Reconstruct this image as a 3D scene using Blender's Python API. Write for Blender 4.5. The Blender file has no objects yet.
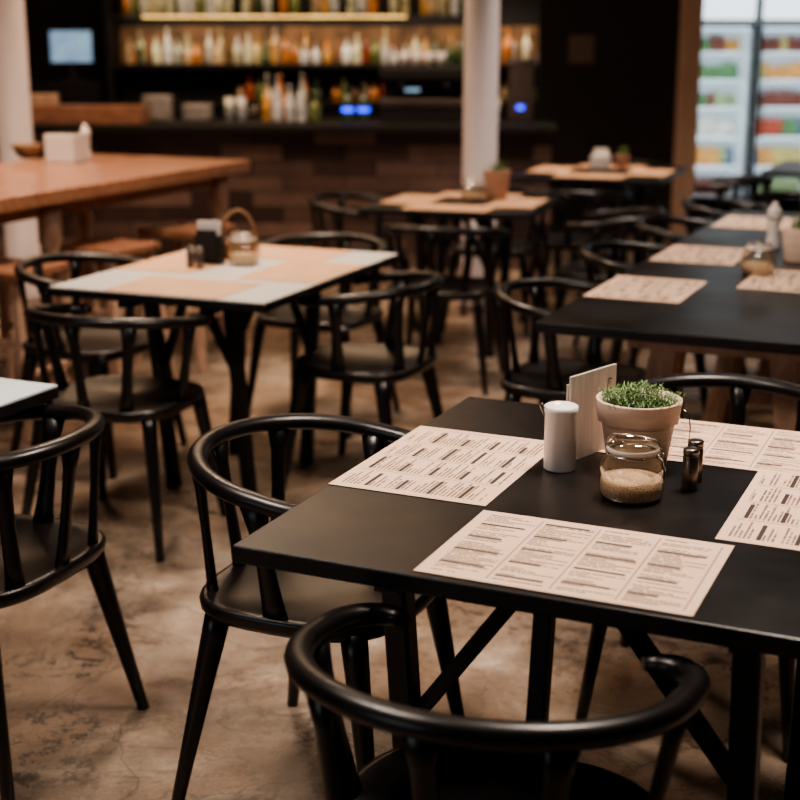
import bpy, bmesh, math, random
from mathutils import Vector, Matrix
random.seed(7)
scene=bpy.context.scene
YAW=-24.0

# ---------------------------------------------------------------- materials
def lin(c):
    return tuple(((v/255)/12.92 if v/255<=0.04045 else (((v/255)+0.055)/1.055)**2.4) for v in c)+(1.0,)
def newmat(name):
    m=bpy.data.materials.new(name);m.use_nodes=True
    nt=m.node_tree;b=nt.nodes['Principled BSDF'];return m,nt,b
def pbr(name,rgb,rough=0.5,metal=0.0,spec=0.5,noise=0.0,nscale=30.0,coat=0.0,emit=None,estr=0.0,trans=0.0,bump=0.0,rvar=0.0):
    m,nt,b=newmat(name)
    b.inputs['Roughness'].default_value=rough;b.inputs['Metallic'].default_value=metal
    b.inputs['Specular IOR Level'].default_value=spec
    b.inputs['Coat Weight'].default_value=coat
    b.inputs['Transmission Weight'].default_value=trans
    c=lin(rgb)
    tc=nt.nodes.new('ShaderNodeTexCoord');n=nt.nodes.new('ShaderNodeTexNoise');n.inputs['Scale'].default_value=nscale;n.inputs['Detail'].default_value=5
    nt.links.new(tc.outputs['Object'],n.inputs['Vector'])
    r=nt.nodes.new('ShaderNodeValToRGB')
    k=noise
    r.color_ramp.elements[0].position=.3;r.color_ramp.elements[1].position=.7
    r.color_ramp.elements[0].color=tuple(v*(1-k) for v in c[:3])+(1,)
    r.color_ramp.elements[1].color=tuple(min(1,v*(1+k)) for v in c[:3])+(1,)
    nt.links.new(n.outputs['Fac'],r.inputs['Fac']);nt.links.new(r.outputs['Color'],b.inputs['Base Color'])
    if rvar>0:
        n3=nt.nodes.new('ShaderNodeTexNoise');n3.inputs['Scale'].default_value=4;n3.inputs['Detail'].default_value=8
        nt.links.new(tc.outputs['Object'],n3.inputs['Vector'])
        mr=nt.nodes.new('ShaderNodeMapRange');mr.inputs['From Min'].default_value=.35;mr.inputs['From Max'].default_value=.65
        mr.inputs['To Min'].default_value=rough-rvar;mr.inputs['To Max'].default_value=rough+rvar
        nt.links.new(n3.outputs['Fac'],mr.inputs['Value']);nt.links.new(mr.outputs[0],b.inputs['Roughness'])
    if bump>0:
        bp=nt.nodes.new('ShaderNodeBump');bp.inputs['Strength'].default_value=bump;bp.inputs['Distance'].default_value=.002
        nt.links.new(n.outputs['Fac'],bp.inputs['Height']);nt.links.new(bp.outputs['Normal'],b.inputs['Normal'])
    if emit:
        b.inputs['Emission Color'].default_value=lin(emit);b.inputs['Emission Strength'].default_value=estr
    return m
def wood(name,c1,c2,rough=.5,scale=(1,12,12),coat=0.0):
    m,nt,b=newmat(name)
    tc=nt.nodes.new('ShaderNodeTexCoord');mp=nt.nodes.new('ShaderNodeMapping');mp.inputs['Scale'].default_value=scale
    n=nt.nodes.new('ShaderNodeTexNoise');n.inputs['Scale'].default_value=3;n.inputs['Detail'].default_value=8;n.inputs['Distortion'].default_value=1.2
    r=nt.nodes.new('ShaderNodeValToRGB');r.color_ramp.elements[0].position=.3;r.color_ramp.elements[1].position=.72
    r.color_ramp.elements[0].color=lin(c1);r.color_ramp.elements[1].color=lin(c2)
    nt.links.new(tc.outputs['Object'],mp.inputs['Vector']);nt.links.new(mp.outputs['Vector'],n.inputs['Vector'])
    nt.links.new(n.outputs['Fac'],r.inputs['Fac']);nt.links.new(r.outputs['Color'],b.inputs['Base Color'])
    b.inputs['Roughness'].default_value=rough;b.inputs['Coat Weight'].default_value=coat
    return m

M={}
M['chair']=pbr('black_lacquered_wood',(19,16,17),.33,noise=.2,nscale=20,spec=.55,rvar=.05)
M['table']=pbr('black_laminate',(17,14,14),.36,noise=.3,nscale=30,spec=.6,rvar=.05)
M['steel']=pbr('black_steel',(17,17,20),.42,noise=.15)
M['cream']=pbr('cream_laminate',(214,212,206),.3,noise=.03)
M['white_lam']=pbr('white_laminate',(205,215,222),.4,noise=.03)
M['oak']=wood('table_oak',(118,80,62),(180,132,106),.38,(3,14,14),.2)
M['lightwood']=wood('pale_wood',(160,126,108),(204,172,150),.5,(6,6,2))
M['birch']=wood('birch_wood',(222,194,174),(240,216,198),.55,(3,3,14))
M['board']=wood('board_wood',(176,162,152),(206,192,182),.6,(14,14,2))
M['enamel']=pbr('white_enamel',(238,234,232),.25,noise=.02)
M['pillar']=pbr('white_paint',(200,190,194),.55,noise=.04,nscale=6)
M['grass']=pbr('plant_green',(72,106,42),.5,noise=.6,nscale=60)
M['soil']=pbr('soil',(36,48,20),.9,noise=.5)
M['sugar']=pbr('cane_sugar',(222,190,160),.9,noise=.5,nscale=380,bump=1.0)
M['chrome']=pbr('brushed_metal',(170,165,160),.25,metal=1,noise=.05)
M['darkmetal']=pbr('dark_metal',(120,110,104),.3,metal=.9,noise=.1)
M['darkwall']=pbr('dark_wall_paint',(40,33,35),.8,noise=.15,nscale=3)
M['black']=pbr('matte_black',(21,18,19),.6,noise=.1)
M['plaster']=pbr('plaster',(104,92,86),.9,noise=.08,nscale=4)
M['ceil']=pbr('ceiling_paint',(56,49,46),.9,noise=.08,nscale=4)
M['whitepl']=pbr('white_plastic',(228,222,218),.4,noise=.02)
M['frwhite']=pbr('fridge_white_glow',(214,220,222),.4,noise=.02,emit=(228,238,245),estr=.34)  # white panels emit a little: lit-fridge brightness put into the material
M['framewood']=wood('frame_wood',(206,172,152),(232,202,182),.5,(12,12,1))
M['basket']=pbr('wicker',(140,108,84),.7,noise=.4,nscale=120,bump=.8)
M['brownpot']=pbr('terracotta',(172,134,116),.7,noise=.1)
M['header']=pbr('lit_sign',(240,246,250),.5,emit=(230,244,255),estr=2.0)
M['led']=pbr('led_strip',(255,215,150),.5,noise=.6,nscale=5,emit=(255,195,115),estr=1.8)
M['backlit']=pbr('backlit_panel',(130,96,70),.6,noise=.85,nscale=6,emit=(255,186,120),estr=.03)
M['blue']=pbr('blue_led',(40,60,255),.4,emit=(60,80,255),estr=3)
M['screen']=pbr('monitor_screen',(150,200,255),.4,noise=.5,nscale=8,emit=(140,175,215),estr=.6)

def glass(name,rgb=(255,255,255),rough=.02):
    m=bpy.data.materials.new(name);m.use_nodes=True;nt=m.node_tree;nt.nodes.clear()
    o=nt.nodes.new('ShaderNodeOutputMaterial');mx=nt.nodes.new('ShaderNodeMixShader');t=nt.nodes.new('ShaderNodeBsdfTransparent');g=nt.nodes.new('ShaderNodeBsdfGlossy')
    lw=nt.nodes.new('ShaderNodeLayerWeight');lw.inputs['Blend'].default_value=.35
    mr=nt.nodes.new('ShaderNodeMapRange');mr.inputs['To Min'].default_value=.06;mr.inputs['To Max'].default_value=.75
    t.inputs['Color'].default_value=lin(rgb);g.inputs['Roughness'].default_value=rough;g.inputs['Color'].default_value=(.9,.88,.86,1)
    nt.links.new(lw.outputs['Facing'],mr.inputs['Value']);nt.links.new(mr.outputs['Result'],mx.inputs['Fac'])
    nt.links.new(t.outputs[0],mx.inputs[1]);nt.links.new(g.outputs[0],mx.inputs[2]);nt.links.new(mx.outputs[0],o.inputs['Surface'])
    return m
M['glass']=glass('clear_glass',(240,236,230))
M['doorglass']=glass('door_glass',(240,244,246))

def paper():
    m,nt,b=newmat('printed_menu_paper');L=nt.links
    def mth(op,a,bb=None,cc=None):
        n=nt.nodes.new('ShaderNodeMath');n.operation=op
        for i,v in enumerate((a,bb,cc)):
            if v is None: continue
            if isinstance(v,(int,float)): n.inputs[i].default_value=v
            else: L.new(v,n.inputs[i])
        return n.outputs[0]
    tc=nt.nodes.new('ShaderNodeTexCoord');sx=nt.nodes.new('ShaderNodeSeparateXYZ');L.new(tc.outputs['Object'],sx.inputs[0])
    X,Y=sx.outputs[0],sx.outputs[1]
    u=mth('MULTIPLY',mth('ADD',X,.196),4/.392);fu=mth('FRACT',u);cu=mth('FLOOR',u)
    row=mth('DIVIDE',mth('ADD',Y,.15),.0075);fr=mth('FRACT',row);cr=mth('FLOOR',row)
    def white(a,bb,s):
        c=nt.nodes.new('ShaderNodeCombineXYZ');L.new(a,c.inputs[0]);L.new(bb,c.inputs[1]);c.inputs[2].default_value=s
        w=nt.nodes.new('ShaderNodeTexWhiteNoise');w.noise_dimensions='3D';L.new(c.outputs[0],w.inputs['Vector']);return w.outputs['Value']
    r1=white(cu,cr,1.3)
    c=nt.nodes.new('ShaderNodeCombineXYZ');L.new(mth('MULTIPLY',X,260),c.inputs[0]);L.new(mth('MULTIPLY',cr,9.7),c.inputs[1])
    nz=nt.nodes.new('ShaderNodeTexNoise');nz.inputs['Scale'].default_value=1;nz.inputs['Detail'].default_value=1;L.new(c.outputs[0],nz.inputs['Vector'])
    chars=mth('GREATER_THAN',nz.outputs['Fac'],.40)
    line=mth('MULTIPLY',mth('GREATER_THAN',fr,.28),mth('LESS_THAN',fr,.78))
    leng=mth('LESS_THAN',fu,mth('ADD',mth('MULTIPLY',r1,.75),.3))
    pres=mth('GREATER_THAN',white(cu,cr,5.1),.16)
    gap=mth('MULTIPLY',mth('GREATER_THAN',fu,.06),mth('LESS_THAN',fu,.92))
    text=mth('MULTIPLY',mth('MULTIPLY',mth('MULTIPLY',line,chars),mth('MULTIPLY',leng,pres)),gap)
    text=mth('MULTIPLY',text,.78)
    off=mth('MULTIPLY',white(cu,cu,3.3),7.0);off=mth('FLOOR',off)
    blk=mth('DIVIDE',mth('ADD',cr,off),8.0);fb=mth('FRACT',blk);cb=mth('FLOOR',blk);r2=white(cu,cb,2.2)
    hd=mth('MULTIPLY',mth('LESS_THAN',fb,.10),mth('GREATER_THAN',r2,.25))
    hd=mth('MULTIPLY',hd,mth('MULTIPLY',mth('LESS_THAN',fu,mth('ADD',mth('MULTIPLY',r2,.5),.38)),gap))
    hd=mth('MULTIPLY',hd,.97)
    tx=mth('MAXIMUM',text,hd)
    ins=mth('MULTIPLY',mth('LESS_THAN',mth('ABSOLUTE',X),.196),mth('LESS_THAN',mth('ABSOLUTE',Y),.136))
    tx=mth('MULTIPLY',tx,ins)
    rule=mth('MULTIPLY',mth('MULTIPLY',mth('GREATER_THAN',fu,.965),ins),.5)
    tx=mth('MAXIMUM',tx,rule)
    n2=nt.nodes.new('ShaderNodeTexNoise');n2.inputs['Scale'].default_value=6;L.new(tc.outputs['Object'],n2.inputs['Vector'])
    rp=nt.nodes.new('ShaderNodeValToRGB');rp.color_ramp.elements[0].color=lin((214,182,158));rp.color_ramp.elements[1].color=lin((232,202,178))
    L.new(n2.outputs['Fac'],rp.inputs['Fac'])
    mx=nt.nodes.new('ShaderNodeMix');mx.data_type='RGBA';L.new(tx,mx.inputs[0]);L.new(rp.outputs[0],mx.inputs[6]);mx.inputs[7].default_value=lin((38,24,24))
    L.new(mx.outputs[2],b.inputs['Base Color']);b.inputs['Roughness'].default_value=.65
    return m
M['paper']=paper()
M['paper_tan']=pbr('kraft_paper',(204,162,128),.6,noise=.1,nscale=9)

def floor_mat():
    m,nt,b=newmat('stained_concrete');L=nt.links
    tc=nt.nodes.new('ShaderNodeTexCoord')
    def noise(s,d=8,dist=0.,r=.6):
        n=nt.nodes.new('ShaderNodeTexNoise');n.inputs['Scale'].default_value=s;n.inputs['Detail'].default_value=d;n.inputs['Distortion'].default_value=dist;n.inputs['Roughness'].default_value=r
        L.new(tc.outputs['Object'],n.inputs['Vector']);return n.outputs['Fac']
    def ramp(f,stops):
        r=nt.nodes.new('ShaderNodeValToRGB');e=r.color_ramp.elements
        e[0].position,e[0].color=stops[0];e[1].position,e[1].color=stops[-1]
        for p,c in stops[1:-1]:
            x=e.new(p);x.color=c
        L.new(f,r.inputs['Fac']);return r.outputs['Color']
    def mix(f,a,bb,mode='MIX'):
        x=nt.nodes.new('ShaderNodeMix');x.data_type='RGBA';x.blend_type=mode
        if isinstance(f,float): x.inputs[0].default_value=f
        else: L.new(f,x.inputs[0])
        for i,v in ((6,a),(7,bb)):
            if isinstance(v,tuple): x.inputs[i].default_value=v
            else: L.new(v,x.inputs[i])
        return x.outputs[2]
    K=(0,0,0,1);W=(1,1,1,1)
    base=ramp(noise(2.2,10,.4,.64),[(.35,lin((96,82,72))),(.45,lin((128,112,98))),(.55,lin((156,138,122))),(.66,lin((188,172,156)))])
    rust=ramp(noise(1.3,8,.8,.62),[(.48,K),(.57,W)])
    base=mix(mix(.55,K,rust),base,lin((112,84,62)))
    dirt=ramp(noise(.9,9,.6,.66),[(.53,K),(.62,W)])
    base=mix(mix(.40,K,dirt),base,lin((74,62,54)))
    fine=noise(110,4,0,.65)
    base=mix(.28,base,ramp(fine,[(.3,(.15,.14,.13,1)),(.7,(.8,.78,.75,1))]),'OVERLAY')
    vn=noise(2.4,7,.9,.6)
    ve=ramp(vn,[(.468,K),(.490,W),(.497,K)])
    base=mix(mix(.55,K,ve),base,lin((74,58,48)))
    a=ramp(noise(1.5,3,.2),[(.50,K),(.57,W)]);p=noise(26,12,.2,.8)
    pk=ramp(p,[(.52,K),(.55,W)])
    dark=mix(1.0,a,pk,'MULTIPLY')
    base=mix(mix(.9,K,dark),base,lin((46,41,40)))
    v=nt.nodes.new('ShaderNodeTexVoronoi');v.feature='DISTANCE_TO_EDGE';v.inputs['Scale'].default_value=.7
    add=nt.nodes.new('ShaderNodeVectorMath');add.operation='ADD';nn=nt.nodes.new('ShaderNodeTexNoise');nn.inputs['Scale'].default_value=1.8;nn.inputs['Detail'].default_value=7
    L.new(tc.outputs['Object'],nn.inputs['Vector']);L.new(tc.outputs['Object'],add.inputs[0]);L.new(nn.outputs['Color'],add.inputs[1]);L.new(add.outputs[0],v.inputs['Vector'])
    cr=ramp(v.outputs['Distance'],[(.0,W),(.005,K)])
    base=mix(mix(.6,K,cr),base,lin((58,50,46)))
    L.new(base,b.inputs['Base Color'])
    rr=nt.nodes.new('ShaderNodeMapRange');rr.inputs['From Min'].default_value=.35;rr.inputs['From Max'].default_value=.65;rr.inputs['To Min'].default_value=.24;rr.inputs['To Max'].default_value=.56;L.new(noise(4,8),rr.inputs['Value']);L.new(rr.outputs[0],b.inputs['Roughness'])
    bp=nt.nodes.new('ShaderNodeBump');bp.inputs['Strength'].default_value=.22;bp.inputs['Distance'].default_value=.003;L.new(p,bp.inputs['Height']);L.new(bp.outputs[0],b.inputs['Normal'])
    return m
M['floor']=floor_mat()
def brick_mat():
    m,nt,b=newmat('reclaimed_brick');L=nt.links
    tc=nt.nodes.new('ShaderNodeTexCoord');s=nt.nodes.new('ShaderNodeSeparateXYZ');c=nt.nodes.new('ShaderNodeCombineXYZ')
    L.new(tc.outputs['Object'],s.inputs[0]);L.new(s.outputs[0],c.inputs[0]);L.new(s.outputs[2],c.inputs[1])
    br=nt.nodes.new('ShaderNodeTexBrick');br.inputs['Scale'].default_value=1;br.inputs['Brick Width'].default_value=.42;br.inputs['Row Height'].default_value=.105;br.inputs['Mortar Size'].default_value=.004
    br.inputs['Color1'].default_value=lin((58,42,39));br.inputs['Color2'].default_value=lin((140,114,106));br.inputs['Mortar'].default_value=lin((34,26,24));br.inputs['Bias'].default_value=-.2
    L.new(c.outputs[0],br.inputs['Vector'])
    n=nt.nodes.new('ShaderNodeTexNoise');n.inputs['Scale'].default_value=5;L.new(tc.outputs['Object'],n.inputs['Vector'])
    mx=nt.nodes.new('ShaderNodeMix');mx.data_type='RGBA';mx.blend_type='OVERLAY';mx.inputs[0].default_value=.5;L.new(br.outputs['Color'],mx.inputs[6]);L.new(n.outputs['Fac'],mx.inputs[7])
    L.new(mx.outputs[2],b.inputs['Base Color']);b.inputs['Roughness'].default_value=.7
    return m
M['brick']=brick_mat()

# ---------------------------------------------------------------- mesh builder
class MB:
    def __init__(s): s.bm=bmesh.new();s.mats=[]
    def mi(s,k):
        if k not in s.mats: s.mats.append(k)
        return s.mats.index(k)
    def box(s,c,size,k,rz=0,bev=0.0,rot=None):
        i=s.mi(k);R=rot if rot is not None else Matrix.Rotation(math.radians(rz),4,'Z')
        r=bmesh.ops.create_cube(s.bm,size=1.0,matrix=Matrix.Translation(c)@R@Matrix.Diagonal((*size,1)))
        vs=r['verts'];fs=set(f for v in vs for f in v.link_faces)
        for f in fs: f.material_index=i
        if bev>0:
            es=list(set(e for v in vs for e in v.link_edges))
            rr=bmesh.ops.bevel(s.bm,geom=es,offset=bev,segments=2,affect='EDGES',profile=.5)
            for f in rr['faces']: f.material_index=i
    def lathe(s,prof,k,o=(0,0,0),seg=32,cap=True):
        i=s.mi(k);rings=[]
        for r,z in prof:
            rings.append([s.bm.verts.new((o[0]+r*math.cos(2*math.pi*j/seg),o[1]+r*math.sin(2*math.pi*j/seg),o[2]+z)) for j in range(seg)])
        for a,b in zip(rings,rings[1:]):
            for j in range(seg):
                f=s.bm.faces.new((a[j],a[(j+1)%seg],b[(j+1)%seg],b[j]));f.material_index=i;f.smooth=True
        if cap:
            f=s.bm.faces.new(list(reversed(rings[0])));f.material_index=i
            f=s.bm.faces.new(rings[-1]);f.material_index=i
    def tube(s,pts,rads,k,ref=(0,0,1),seg=10):
        i=s.mi(k);pts=[Vector(p) for p in pts];rings=[];ref=Vector(ref)
        for n,p in enumerate(pts):
            t=(pts[min(n+1,len(pts)-1)]-pts[max(n-1,0)]).normalized()
            sd=t.cross(ref)
            if sd.length<1e-4: sd=t.cross(Vector((1,0.01,0)))
            sd.normalize();up=sd.cross(t)
            a,b=rads[n] if isinstance(rads,list) else rads
            rings.append([s.bm.verts.new(p+sd*a*math.cos(2*math.pi*j/seg)+up*b*math.sin(2*math.pi*j/seg)) for j in range(seg)])
        for a,b in zip(rings,rings[1:]):
            for j in range(seg):
                f=s.bm.faces.new((a[j],a[(j+1)%seg],b[(j+1)%seg],b[j]));f.material_index=i;f.smooth=True
        f=s.bm.faces.new(list(reversed(rings[0])));f.material_index=i
        f=s.bm.faces.new(rings[-1]);f.material_index=i
    def bar(s,a,b,w,k,ref=(0,0,1),h=None):
        a=Vector(a);b=Vector(b);d=b-a;t=d.normalized();sd=t.cross(Vector(ref))
        if sd.length<1e-4: sd=t.cross(Vector((1,0,0)))
        sd.normalize();up=sd.cross(t)
        R=Matrix((sd,up,t)).transposed().to_4x4()
        s.box((a+b)/2,(w,h or w,d.length),k,rot=R,bev=min(w,h or w)*.12)
    def mesh(s,name):
        me=bpy.data.meshes.new(name);bmesh.ops.recalc_face_normals(s.bm,faces=s.bm.faces[:]);s.bm.to_mesh(me);s.bm.free()
        for k in s.mats: me.materials.append(M[k])
        return me
def place(name,me,loc,rz=0,par=None):
    o=bpy.data.objects.new(name,me);scene.collection.objects.link(o);o.location=loc;o.rotation_euler=(0,0,math.radians(rz))
    if par: o.parent=par
    return o

# ---------------------------------------------------------------- room shell
def shell(name,c,size,k):
    b=MB();b.box((0,0,0),size,k);return place(name,b.mesh(name),c)
shell('floor',(0,5,-.05),(12,16,.1),'floor')
shell('ceiling',(0,5,3.25),(12,16,.1),'ceil')
shell('wall_back',(0,12.55,1.6),(12,.1,3.2),'darkwall')
shell('wall_left',(-6.05,5,1.6),(.1,16,3.2),'plaster')
shell('wall_right',(6.05,5,1.6),(.1,16,3.2),'plaster')
shell('wall_front',(0,-3.05,1.6),(12,.1,3.2),'plaster')

# ---------------------------------------------------------------- dining chair
def chair_mesh():
    b=MB()
    rx,ry=.266,.250
    def zr(y):
        t=max(0,min(1,(y+.255)/.39));return .724-.048*(t**1.1)
    right=[]
    for i in range(0,19):
        a=math.radians(-90+i*5);x,y=rx*math.cos(a),ry*math.sin(a);right.append((x,y))
    right+= [(.268,.03),(.267,.055),(.263,.08),(.254,.103),(.239,.121),(.219,.130),(.198,.129),(.181,.120)]
    full=[(-x,y) for x,y in reversed(right[1:])]+right
    pts=[(x,y,zr(y)) for x,y in full]
    n=len(pts);rads=[]
    for j,(x,y,z) in enumerate(pts):
        e=min(j,n-1-j)
        w=.0205;h=.0175
        if e<3: w*=(.55,.85,.96)[e];h*=(.55,.85,.96)[e]
        rads.append((w,h))
    b.tube(pts,rads,'chair',seg=14)
    i=b.mi('chair');seg=40;rings=[];A,B=.238,.225
    def out(a,s):
        c,sn=math.cos(a),math.sin(a);e=2/3.2
        return (A*s*math.copysign(abs(c)**e,c)*(1-.05*sn), B*s*math.copysign(abs(sn)**e,sn))
    spec=[(.12,.422),(.3,.423),(.5,.427),(.7,.435),(.85,.444),(.94,.450),(.985,.449),(1.0,.441),(.99,.426),(.95,.414),(.8,.406),(.3,.402)]
    for s,z in spec:
        rings.append([b.bm.verts.new((*out(2*math.pi*j/seg,s),z)) for j in range(seg)])
    for a_,c_ in zip(rings,rings[1:]):
        for j in range(seg):
            f=b.bm.faces.new((a_[j],a_[(j+1)%seg],c_[(j+1)%seg],c_[j]));f.smooth=True;f.material_index=i
    for rg in (rings[0],rings[-1]):
        f=b.bm.faces.new(rg);f.smooth=True;f.material_index=i
    for sx in (-1,1):
        for ty,by,bx in ((-.145,-.225,.25),(.15,.215,.235)):
            top=Vector((sx*.185,ty,.43));bot=Vector((sx*bx,by,0))
            p=[top.lerp(bot,t) for t in (0,.12,.35,.65,1)]
            b.tube(p,[(.029,.023),(.027,.022),(.0225,.0195),(.0175,.0165),(.013,.013)],'chair',ref=(1,0,0))
        t=Vector((sx*.263,-.015,.686));q=Vector((sx*.215,.0,.435))
        p=[q.lerp(t,s) for s in (0,.2,.5,.8,1)]
        b.tube(p,[(.030,.014),(.024,.012),(.0195,.011),(.022,.013),(.031,.016)],'chair',ref=(1,0,0))
    for ang,qx,qy in ((-90,0,-.205),(-128,-.135,-.19),(-52,.135,-.19)):
        a=math.radians(ang);tx,ty=rx*math.cos(a),ry*math.sin(a)
        t=Vector((tx,ty,zr(ty)-.003));q=Vector((qx,qy,.435))
        rf=(math.cos(a),math.sin(a),0)
        p=[q.lerp(t,s) for s in (0,.2,.5,.8,1)]
        b.tube(p,[(.023,.012),(.018,.0105),(.0155,.0095),(.018,.0115),(.028,.017)],'chair',ref=rf)
    return b.mesh('dining_chair')
CH=chair_mesh()
F=YAW
chairs=[(-.905,2.81,90+F+2),(-.150,2.655,-90+F),(.125,1.735,F),(.72,3.00,180+F),
 (-.875,4.20,F+3),(-.12,4.70,90+F),(-1.13,5.02,-90+F),(-.33,5.53,180+F),
 (.20,6.20,F+8),(1.0,6.62,90+F),(-.20,7.16,-90+F),(.52,7.42,180+F+5),
 (.58,4.43,-90+F),(.97,5.33,-90+F),(1.32,6.155,-90+F),(1.69,6.95,-90+F),
 (2.05,7.18,180+F),(1.96,8.33,90+F),(.98,7.68,F+6),(1.48,9.18,180+F),(2.60,7.93,F),(3.38,8.6,90+F)]
for x,y,h in chairs: place('dining_chair',CH,(x,y,0),h)

# ---------------------------------------------------------------- tables
def table_mesh(w,d,top,legs='steel',edge=None,name='dining_table',li=.10):
    b=MB()
    if edge:
        b.box((0,0,.7475),(w,d,.005),top);b.box((0,0,.7325),(w,d,.025),edge)
    else: b.box((0,0,.735),(w,d,.03),top,bev=.003)
    k=legs;W=w/2;D=d/2;ix=.24
    for sx in (-1,1):
        x=sx*(W-ix)
        b.bar((x,-D+.06,.70),(x,D-.06,.70),.045,k,h=.03)
        for sy in (-1,1):
            b.bar((x,sy*(D-li),.71),(x+.0,sy*(D-li-.10),0.0),.042,k,ref=(1,0,0))
            b.bar((x,sy*(D-li-.055),.42),(x-sx*(.20 if W>.5 else .12),sy*(D-li-.02),.70),.026,k,ref=(0,1,0))
    for sy in (-1,1): b.bar((-W+ix,sy*(D-li-.02),.70),(W-ix,sy*(D-li-.02),.70),.03,k)
    return b.mesh(name)
def wtable_mesh(w,d):
    b=MB();b.box((0,0,.735),(w,d,.03),'table',bev=.003)
    for y in (-d/2+.24,0,d/2-.24):
        for sx in (-1,1):
            b.bar((sx*.16,y-.06,.72),(sx*.26,y-.10,0),.075,'lightwood',ref=(0,1,0),h=.04)
            b.bar((sx*.16,y+.06,.72),(sx*.26,y+.10,0),.075,'lightwood',ref=(0,1,0),h=.04)
        b.box((0,y,.69),(.54,.18,.045),'lightwood')
        b.box((0,y-.09,.25),(.42,.03,.05),'lightwood')
    return b.mesh('long_dining_table')
def mats_obj():
    b=MB();b.box((0,0,.0006),(.42,.30,.001),'paper');return b.mesh('menu_placemat')
MAT=mats_obj()
def loc2(c,rz,p,z=.7505):
    a=math.radians(rz);return (c[0]+p[0]*math.cos(a)-p[1]*math.sin(a),c[1]+p[0]*math.sin(a)+p[1]*math.cos(a),z)
fw=Vector((math.cos(math.radians(YAW)),math.sin(math.radians(YAW))));dp=Vector((-fw.y,fw.x))
T1=Vector((-.265,2.046))+fw*.515+dp*.515
place('dining_table',table_mesh(1.03,1.03,'table'),(*T1,0),YAW)
for p,r in (((-.365,.03),90),((.0,-.350),0),((.325,.03),90),((.06,.36),0)):
    place('menu_placemat',MAT,loc2(T1,YAW,p),YAW+r)
T3=(-.57,4.76);Y3=-22
place('dining_table',table_mesh(.78,1.08,'cream',edge='table',li=.22),(*T3,0),Y3)
for p,r in (((-.24,.05),90),((.02,-.39),0),((.24,.03),90),((.0,.39),0)):
    b=MB();b.box((0,0,.0006),(.42,.295,.001),'paper_tan');place('placemat',b.mesh('placemat'),loc2(T3,Y3,p),Y3+r)
T4=(.32,6.83)
place('dining_table',table_mesh(.82,.82,'table',li=.2),(*T4,0),-18)
T5=(1.22,8.45)
place('dining_table',table_mesh(.88,.98,'table',li=.2),(*T5,0),-20)
for T,Y,o in ((T4,-18,.26),(T5,-20,.30)):
    for p,r in (((-o,.0),90),((.0,-o-.02),0),((o,.0),90),((0,o+.02),0)):
        b=MB();b.box((0,0,.0006 if r==0 else .0018),(.42,.24,.001),'paper_tan');place('placemat',b.mesh('placemat'),loc2(T,Y,p),Y+r)
LW,LD=1.0,2.9
T2=Vector((.381,3.824))+fw*LW/2+dp*LD/2
place('long_dining_table',wtable_mesh(LW,LD),(*T2,0),YAW)
for x,y in ((.79,4.36),(1.12,5.08),(1.545,6.0)): place('menu_placemat',MAT,(x,y,.7505),YAW+90)
place('menu_placemat',MAT,(1.30,4.50,.7505),YAW+90)
place('dining_table',table_mesh(.85,.85,'table',li=.2),(2.75,8.65,0),YAW)
place('dining_table',table_mesh(.9,.9,'white_lam',edge='table',li=.2),(*(Vector((-.79,3.09))-fw*.45-dp*.45),0),YAW)

# ---------------------------------------------------------------- high bar table + stools
b=MB();b.box((0,0,.90),(1.05,3.3,.06),'oak',bev=.006)
b.box((0,0,.84),(.85,3.0,.06),'oak')
turn=[(.045,0),(.05,.02),(.05,.10),(.03,.13),(.052,.19),(.03,.25),(.055,.32),(.03,.39),(.055,.46),(.03,.53),(.052,.60),(.03,.66),(.05,.70),(.05,.87)]
for sx in (-1,1):
    for y in (-1.5,.15,1.5): b.lathe(turn,'lightwood',(sx*.42,y,0),20)
hc=Vector((-.76,7.10))-fw*.525-dp*1.65
place('high_bar_table',b.mesh('high_bar_table'),(*hc,0),YAW)
def stool_mesh():
    b=MB();b.box((0,0,.64),(.34,.34,.035),'oak',bev=.006)
    for sx in (-1,1):
        for sy in (-1,1): b.bar((sx*.13,sy*.13,.63),(sx*.19,sy*.19,0),.036,'lightwood',ref=(0,1,0))
        b.bar((sx*.165,-.165,.25),(sx*.165,.165,.25),.024,'lightwood')
        b.bar((-.15,sx*.15,.38),(.15,sx*.15,.38),.024,'lightwood')
    return b.mesh('wooden_stool')
ST=stool_mesh()
for t in (.55,1.2,1.85,2.5):
    p=Vector((-.78,7.10))-dp*t-fw*.02;place('wooden_stool',ST,(*p,0),YAW+random.uniform(-6,6))

# ---------------------------------------------------------------- pillars
def pillar(x,y,r):
    b=MB();b.lathe([(r*1.25,0),(r*1.25,.05),(r,.07),(r,3.2)],'pillar',seg=36);place('round_pillar',b.mesh('round_pillar'),(x,y,0))
pillar(.455,7.95,.098);pillar(-2.25,8.2,.10)

# ---------------------------------------------------------------- small objects
b=MB();b.lathe([(.0285,0),(.030,.003),(.030,.108),(.0315,.110),(.0315,.120),(.028,.122),(.0265,.117),(.004,.116)],'enamel')
b.tube([(-.031,0,.10),(-.036,0,.112),(-.04,-.004,.122),(-.036,-.008,.128),(-.031,-.006,.118)],(.0012,.0012),'chrome',seg=6)
place('enamel_tin',b.mesh('enamel_tin'),(.296,2.447,.7505),0)
b=MB()
b.box((0,0,.083),(.15,.006,.166),'board',bev=.001);b.box((0,.0065,.075),(.15,.005,.15),'board',bev=.001);b.lathe([(.005,0),(.005,.003)],'chrome',(0.05,-.004,.14),12)
place('menu_board',b.mesh('menu_board'),(.366,2.538,.7505),48)
b=MB();b.lathe([(.052,0),(.054,.002),(.068,.09),(.074,.091),(.079,.128),(.079,.131),(.074,.131),(.070,.10),(.01,.10)],'birch',seg=40)
b.lathe([(.0705,.086),(.0735,.088)],'chrome',seg=40,cap=False)
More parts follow.
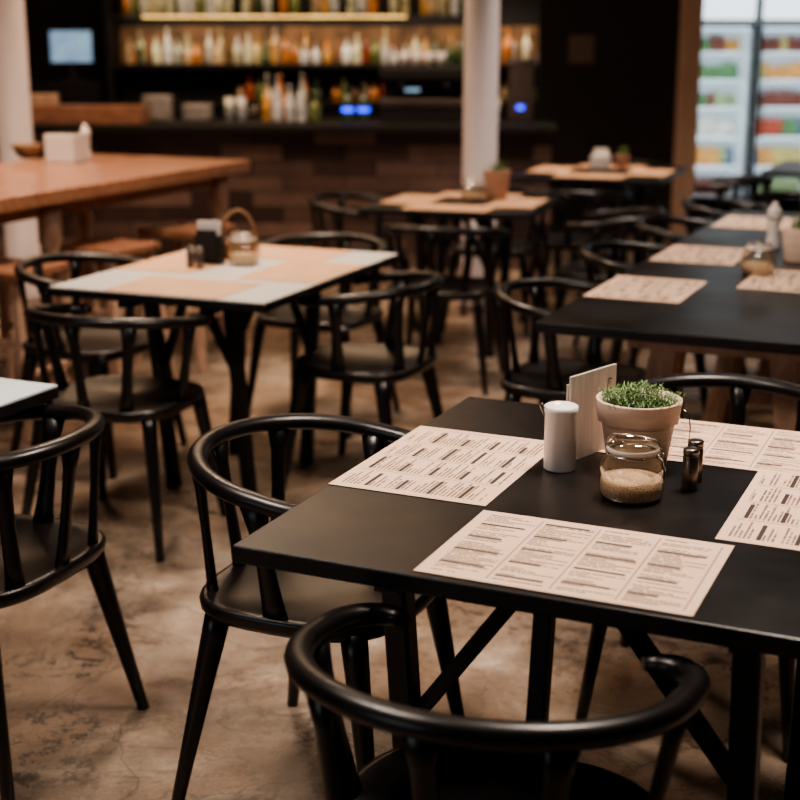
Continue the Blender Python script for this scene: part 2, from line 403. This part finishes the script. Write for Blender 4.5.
b.tube([(.078,-.02,.115),(.088,-.024,.105),(.092,-.024,.08),(.090,-.024,.05)],(.0014,.0014),'chrome',seg=6)
b.lathe([(.069,.105),(.069,.114),(.045,.126),(.004,.136)],'soil',seg=24)
gi=b.mi('grass')
for _ in range(460):
    a=random.uniform(0,6.283);r=.067*math.sqrt(random.random());x,y=r*math.cos(a),r*math.sin(a)
    h=random.uniform(.010,.022)+.012*(1-r/.067);z0=.118+.012*(1-r/.067)
    lx=x*.18+random.uniform(-.008,.008);ly=y*.18+random.uniform(-.008,.008)
    for q in range(5):
        t=.25+.75*q/4;cx,cy,cz=x+lx*t,y+ly*t,z0+h*t
        a2=random.uniform(0,6.283);l=random.uniform(.004,.008);w=.0014;dx,dy=math.cos(a2),math.sin(a2)
        v=[b.bm.verts.new((cx-dy*w,cy+dx*w,cz)),b.bm.verts.new((cx+dy*w,cy-dx*w,cz)),b.bm.verts.new((cx+dx*l,cy+dy*l,cz+l*.7))]
        f=b.bm.faces.new(v);f.material_index=gi
place('potted_herb_plant',b.mesh('potted_herb_plant'),(.441,2.462,.7505),0)
def jar_mesh(name='swing_top_jar',s=1.0):
    b=MB()
    b.lathe([(.048*s,0),(.054*s,.006*s),(.056*s,.02*s),(.056*s,.055*s),(.052*s,.068*s),(.043*s,.076*s),(.042*s,.084*s)],'glass',cap=False,seg=40)
    b.lathe([(.003,.002),(.047*s,.002),(.052*s,.007*s),(.0535*s,.02*s),(.0535*s,.034*s),(.03*s,.038*s),(.003,.036*s)],'sugar',seg=40)
    b.lathe([(.044*s,.084*s),(.0455*s,.086*s),(.0455*s,.090*s),(.044*s,.092*s)],'whitepl',seg=32,cap=False)
    b.lathe([(.0455*s,.092*s),(.046*s,.098*s),(.040*s,.104*s),(.03*s,.106*s),(.028*s,.102*s),(.003,.102*s)],'glass',seg=32,cap=False)
    ring=[(.0455*s*math.cos(t),.0455*s*math.sin(t),.080*s) for t in [i*math.pi/12 for i in range(25)]]
    b.tube(ring,(.0015*s,.0015*s),'chrome',seg=6)
    b.tube([(.046*s,0,.08*s),(.056*s,0,.088*s),(.06*s,0,.06*s),(.058*s,.0,.035*s)],(.0015*s,.0015*s),'chrome',seg=6)
    b.tube([(-.046*s,0,.08*s),(-.053*s,0,.092*s),(-.04*s,0,.108*s),(0,0,.112*s),(.04*s,0,.108*s),(.053*s,0,.092*s)],(.0015*s,.0015*s),'chrome',ref=(0,1,0),seg=6)
    return b.mesh(name)
JM=jar_mesh()
place('sugar_jar',JM,(.402,2.284,.7505),-30)
def shaker(h=.075,k='darkmetal'):
    b=MB();b.lathe([(.0135,0),(.014,.002),(.014,h*.8),(.0132,h*.81),(.0132,h*.84),(.0142,h*.85),(.0142,h*.97),(.012,h),(.004,h)],k,seg=24);return b.mesh('salt_shaker')
SH=shaker()
place('salt_shaker',SH,(.512,2.324,.7515));place('pepper_shaker',shaker(.076),(.530,2.372,.7515))
def basket():
    b=MB();b.lathe([(.055,0),(.062,.01),(.068,.06),(.064,.065),(.06,.06),(.05,.012),(.005,.012)],'basket',seg=28)
    pts=[(.064*math.cos(t),0,.06+.11*math.sin(t)) for t in [i*math.pi/14 for i in range(15)]]
    b.tube(pts,(.006,.005),'basket',ref=(0,1,0),seg=8);return b.mesh('wicker_basket')
place('wicker_basket',basket(),(-.59,5.02,.7525),20)
place('sugar_jar',JM,(-.555,4.86,.7525),10)
b=MB();b.box((0,0,.05),(.10,.05,.10),'black',bev=.004);b.box((0,.0,.115),(.085,.008,.07),'whitepl');b.box((.0,-.03,.07),(.075,.006,.10),'black');place('napkin_holder',b.mesh('napkin_holder'),(-.675,4.88,.7525),-15)
place('salt_shaker',SH,(-.73,4.78,.7525));place('pepper_shaker',SH,(-.695,4.76,.7525))
def pot_mesh(h=.12,r=.06,k='brownpot'):
    b=MB();b.lathe([(r*.72,0),(r*.75,.004),(r,h*.98),(r,h),(r*.9,h),(r*.86,h*.85),(.004,h*.85)],k,seg=28)
    gi=b.mi('grass')
    for _ in range(26):
        a=random.uniform(0,6.283);q=r*.6*random.random();hh=random.uniform(.02,.06)
        b.tube([(q*math.cos(a),q*math.sin(a),h*.8),(q*1.4*math.cos(a),q*1.4*math.sin(a),h+hh)],[(.003,.0015),(.001,.001)],'grass',seg=4)
    return b.mesh('potted_plant')
PM=pot_mesh(.14,.070)
place('potted_plant',PM,(.48,6.92,.754));place('sugar_jar',JM,(.36,6.85,.754),40)
b=MB();b.box((0,0,.04),(.12,.07,.08),'whitepl',bev=.005);b.box((0,.01,.09),(.09,.01,.06),'whitepl');place('napkin_holder',b.mesh('napkin_holder'),(1.24,8.62,.754),-20)
place('potted_plant',pot_mesh(.08,.045),(1.38,8.66,.754))
place('sugar_jar',JM,(1.215,4.65,.7525),60)
def mill():
    b=MB();b.lathe([(.026,0),(.028,.01),(.022,.04),(.019,.07),(.024,.10),(.027,.115)],'whitepl',seg=24)
    b.lathe([(.024,.115),(.026,.125),(.027,.14),(.018,.158),(.010,.162),(.012,.172),(.004,.178)],'whitepl',seg=24);b.lathe([(.0275,.112),(.0275,.117)],'chrome',seg=24);return b.mesh('pepper_mill')
place('pepper_mill',mill(),(1.415,5.22,.7525))
place('potted_plant',pot_mesh(.12,.062,'birch'),(1.43,4.93,.7505))
b=MB();b.box((0,0,.07),(.17,.12,.14),'whitepl',bev=.006);b.box((0,0,.135),(.15,.10,.02),'black');place('napkin_box',b.mesh('napkin_box'),(-1.66,6.95,.93),-20)
place('pepper_mill',mill(),(-1.60,7.13,.93))
b=MB();b.lathe([(.03,0),(.05,.01),(.085,.07),(.083,.072),(.05,.016),(.004,.012)],'basket',seg=28);place('wicker_bowl',b.mesh('wicker_bowl'),(-1.92,7.2,.93))

# ---------------------------------------------------------------- bar counter
b=MB();b.box((0,0,.46),(5.3,.6,.92),'brick');b.box((0,-.02,.945),(5.36,.70,.05),'black',bev=.005)
b.box((-1.05,-.18,1.03),(1.9,.28,.12),'oak',bev=.004)
place('bar_counter',b.mesh('bar_counter'),(-1.62,9.75,0),-2)
CZ=.972
def bottle_profile(h,r): return [(r*.9,0),(r,.01),(r,h*.58),(r*.75,h*.66),(r*.33,h*.76),(r*.3,h*.95),(r*.36,h*.95),(r*.36,h),(r*.1,h)]
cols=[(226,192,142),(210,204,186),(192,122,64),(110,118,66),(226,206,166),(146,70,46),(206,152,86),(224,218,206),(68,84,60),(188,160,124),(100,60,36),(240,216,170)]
for i,c in enumerate(cols): M['bt%d'%i]=pbr('bottle_glass_glow_%d'%i,c,.12,noise=.75,nscale=16,coat=.6,emit=c,estr=.07)  # each bottle colour also emits faintly, painting in the shelf light
def bottles(name,x0,x1,y,z,hmin,hmax,step=.08,rows=2,dark=False):
    b=MB();x=x0
    while x<x1:
        for rr in range(rows):
            h=random.uniform(hmin,hmax);r=random.uniform(.024,.042)
            b.lathe(bottle_profile(h,r),'bt%d'%random.choice([2,5,8,10,9,3] if dark else [0,1,2,4,6,7,9,11,0,4,9,7,2,5,3,8,6]),(x+random.uniform(-.01,.01),y+rr*.09,z),12)
        x+=step*random.uniform(.85,1.2)*(1 if random.random()<.85 else 1.8)
    return place(name,b.mesh(name),(0,0,0))
b=MB();b.box((-.45,11.55,.5),(3.8,.5,1.0),'black');b.box((-.45,11.55,1.02),(3.84,.6,.04),'black')
b.box((-.55,11.72,1.48),(3.5,.02,.30),'backlit')
b.box((-.5,11.78,1.6),(3.7,.06,1.3),'black')
b.box((-.5,11.55,1.315),(3.6,.3,.03),'black');b.box((-.5,11.41,1.325),(3.6,.012,.008),'led')
b.box((-.85,11.55,1.70),(2.9,.3,.025),'black');b.box((-1.0,11.395,1.70),(2.1,.012,.016),'led')
for x in (-2.33,1.33): b.box((x,11.55,1.6),(.05,.3,1.3),'black')
place('back_bar_shelving',b.mesh('back_bar_shelving'),(0,0,0))
bottles('liquor_bottles',-2.2,1.25,11.5,1.331,.13,.29)
bottles('liquor_bottles',-2.2,.55,11.5,1.714,.2,.3)
bottles('liquor_bottles',-1.3,1.2,11.45,1.041,.10,.2,dark=True,rows=1)
shell('display_cabinet',(-2.80,11.4,.6),(.8,.4,1.2),'black')
b=MB();b.box((0,0,.27),(.36,.03,.28),'black',bev=.004);b.box((0,-.017,.27),(.32,.004,.24),'screen');b.box((0,.03,.12),(.05,.04,.2),'black');b.box((0,.02,.01),(.2,.16,.02),'black')
place('monitor',b.mesh('monitor'),(-2.62,11.35,1.2),8)
b=MB();b.box((0,0,.13),(.62,.42,.06),'darkmetal',bev=.01);b.box((0,.1,.2),(.6,.2,.3),'black',bev=.01);b.box((0,-.02,.33),(.62,.42,.1),'black',bev=.02);b.box((0,0,.05),(.6,.4,.1),'black')
for x in (-.15,.15): b.lathe([(.03,.24),(.03,.29)],'chrome',(x,-.12,0),16);b.bar((x,-.14,.25),(x,-.3,.24),.02,'black')
b.box((-.08,-.232,.22),(.10,.005,.02),'screen')
place('espresso_machine',b.mesh('espresso_machine'),(.18,9.82,CZ),-4)
for x in (-.36,-.25):
    b=MB();b.lathe(bottle_profile(.25,.04),'bt8',seg=16);b.lathe([(.041,.07),(.041,.10)],'blue',seg=16,cap=False);place('blue_lit_bottle',b.mesh('blue_lit_bottle'),(x,9.7,CZ))
bottles('counter_bottles',-.92,-.5,9.72,CZ,.16,.33,step=.08,rows=2)
def glasses(nx,ny):
    b=MB()
    for i in range(nx):
        for j in range(ny):
            if random.random()<.8:
                hh=random.choice((.1,.13,.16));b.lathe([(.026,0),(.034,hh),(.032,hh),(.024,.008)],random.choice(('bt1','bt7','bt9','glass','darkmetal')),(i*.085,j*.09,0),12)
    return b.mesh('drinking_glasses')
place('drinking_glasses',glasses(5,2),(-1.2,9.9,CZ));place('drinking_glasses',glasses(2,2),(.57,9.66,CZ))
b=MB();b.box((0,0,.2),(.18,.12,.4),'darkmetal',bev=.01);b.box((0,-.063,.10),(.05,.004,.03),'blue');b.box((0,.0,.41),(.2,.14,.03),'chrome')
for x in (-.05,.05): b.lathe([(.008,0),(.012,.1),(.006,.12)],'whitepl',(x,-.02,.42),12)
place('beer_tap_tower',b.mesh('beer_tap_tower'),(.83,9.72,CZ),-5)
def plates(n=6):
    b=MB()
    for i in range(n): b.lathe([(.05,0),(.06,.004),(.11,.014),(.11,.016),(.06,.008),(.004,.007)],'enamel',(0,0,i*.012),24)
    return b.mesh('plate_stack')
for x,n in ((-1.42,9),(-1.70,14),(-2.1,7)): place('plate_stack',plates(n),(x,9.88,CZ))
b=MB();b.box((0,0,.08),(.28,.2,.16),'lightwood',bev=.01);place('wooden_crate',b.mesh('wooden_crate'),(-2.55,9.95,CZ+.02),10)
def cups():
    b=MB()
    for i in range(3):
        for j in range(4):
            b.lathe([(.025,0),(.036,.05),(.036,.085),(.034,.085),(.02,.01),(.004,.01)],'enamel',(j*.085,.085*i,0),16)
    return b.mesh('coffee_cups')
place('coffee_cups',cups(),(.03,9.76,CZ+.381))

# ---------------------------------------------------------------- right rear
shell('wall_partition',(1.64,11.2,1.6),(1.10,.12,3.2),'darkwall')
b=MB();b.box((0,0,.12),(.20,.01,.22),'plaster');place('wall_notice',b.mesh('wall_notice'),(1.42,11.13,1.33))
shell('trim_1',(2.255,11.1,1.6),(.15,.2,3.2),'framewood')
canc=[(170,76,52),(206,150,80),(90,130,84),(90,105,130),(184,166,100),(120,66,54),(205,205,195),(150,165,120)]
for i,c in enumerate(canc): M['can%d'%i]=pbr('can_paint_%d'%i,c,.35,noise=.5,nscale=25)
def fridge():
    b=MB();w,d,h=.56,.6,1.98
    b.box((-w/2+.02,0,h/2),(.04,d,h),'frwhite');b.box((w/2-.02,0,h/2),(.04,d,h),'frwhite')
    b.box((0,d/2-.02,h/2),(w-.08,.04,h),'frwhite');b.box((0,0,.12),(w-.08,d,.24),'black');b.box((0,0,h-.16),(w-.08,d-.02,.32),'frwhite')
    b.box((0,-d/2-.02,h-.165),(w-.05,.05,.27),'header',bev=.01)
    b.box((0,-d/2,h-.165),(w,.05,.31),'black')
    fr=.03
    for sx in (-1,1): b.box((sx*(w/2-fr/2),-d/2-.02,.94),(fr,.04,1.42),'black')
    for z in (.245,1.635): b.box((0,-d/2-.02,z),(w,.04,.03),'black')
    b.box((0,-d/2-.018,.94),(w-2*fr,.006,1.38),'doorglass')
    b.bar((-w/2+.05,-d/2-.06,.75),(-w/2+.05,-d/2-.06,1.15),.02,'chrome',ref=(0,1,0))
    zs=[.25,.50,.74,.98,1.20,1.42]
    for n,z in enumerate(zs):
        b.box((0,.0,z),(w-.09,d-.14,.012),'frwhite')
        x=-w/2+.075
        kk='can%d'%random.randrange(8)
        while x<w/2-.06:
            if random.random()<.35: kk='can%d'%random.randrange(8)
            hh=.11+.04*random.random()
            if n in(0,1,2): hh=.16
            for yy in (-.14,0): b.lathe([(.022,0),(.025,.006),(.025,hh*.6),(.011,hh*.85),(.010,hh),(.003,hh)],kk,(x,yy,z+.006),12)
            x+=.062
    b.box((0,-d/2+.03,1.61),(w-.1,.02,.02),'header')
    return b.mesh('drinks_fridge')
for x in (2.59,3.165,3.74):
    place('drinks_fridge',fridge(),(x,11.8,0),0)
    l=bpy.data.lights.new('fridge_light','AREA');l.shape='RECTANGLE';l.size=.4;l.size_y=1.2;l.energy=4.2;l.color=(.95,.98,1)
    o=bpy.data.objects.new('fridge_light',l);scene.collection.objects.link(o);o.location=(x,11.535,.95);o.rotation_euler=(math.radians(90),0,0)

# ---------------------------------------------------------------- lights
def area(name,loc,size,e,col,tgt=None,sy=None,spread=180):
    l=bpy.data.lights.new(name,'AREA');l.energy=e;l.color=col;l.size=size;l.spread=math.radians(spread)
    if sy: l.shape='RECTANGLE';l.size_y=sy
    o=bpy.data.objects.new(name,l);scene.collection.objects.link(o);o.location=loc
    d=(Vector(tgt)-Vector(loc)) if tgt else Vector((0,0,-1))
    o.rotation_euler=d.to_track_quat('-Z','Y').to_euler()
area('ceiling_light',(.9,2.7,3.1),.55,60,(1,.84,.71),None,None,135)
area('ceiling_light',(-.75,5.4,3.1),.4,50,(1,.76,.57),None,None,125)
area('ceiling_light',(1.8,6.4,3.1),.4,28,(1,.84,.72),None,None,115)
area('ceiling_light',(-2.1,6.6,3.1),.4,34,(1,.71,.50),None,None,105)
area('ceiling_light',(-1.1,2.4,3.1),.45,40,(1,.84,.71),None,None,135)
area('ceiling_light',(1.3,8.5,3.1),.4,24,(1,.80,.64),None,None,105)
area('bar_light',(-1.3,8.75,3.05),3.2,68,(1,.66,.40),None,.7)
area('bar_light',(-1.0,8.6,2.6),3.0,9,(1,.76,.60),(-1.0,9.7,.5),.3,120)
area('shelf_light',(-.6,11.2,2.6),3.2,11,(1,.79,.56),(-.6,11.6,1.4),.2)
area('shelf_light',(-.5,11.33,1.66),3.4,7,(1,.81,.58),(-.5,11.6,1.36),.03)
area('cool_fill',(-4.5,-1.5,2.2),2.0,25,(.90,.94,1.0),(0,3,.6))  # added cool fill from the left; there is no window in that wall
w=bpy.data.worlds.new('world');scene.world=w;w.use_nodes=True
w.node_tree.nodes['Background'].inputs[0].default_value=(.5,.46,.43,1);w.node_tree.nodes['Background'].inputs[1].default_value=.1
try: scene.view_settings.look='AgX - Medium High Contrast'
except Exception as e: print(e)

# ---------------------------------------------------------------- camera
cam=bpy.data.cameras.new('camera');co=bpy.data.objects.new('camera',cam);scene.collection.objects.link(co)
cam.sensor_width=36;cam.lens=1380/800*36
co.location=(0,0,1.52);co.rotation_euler=(math.radians(90)-math.atan(360/1380),0,0)
cam.dof.use_dof=True;cam.dof.focus_distance=2.45;cam.dof.aperture_fstop=3.0
scene.camera=co
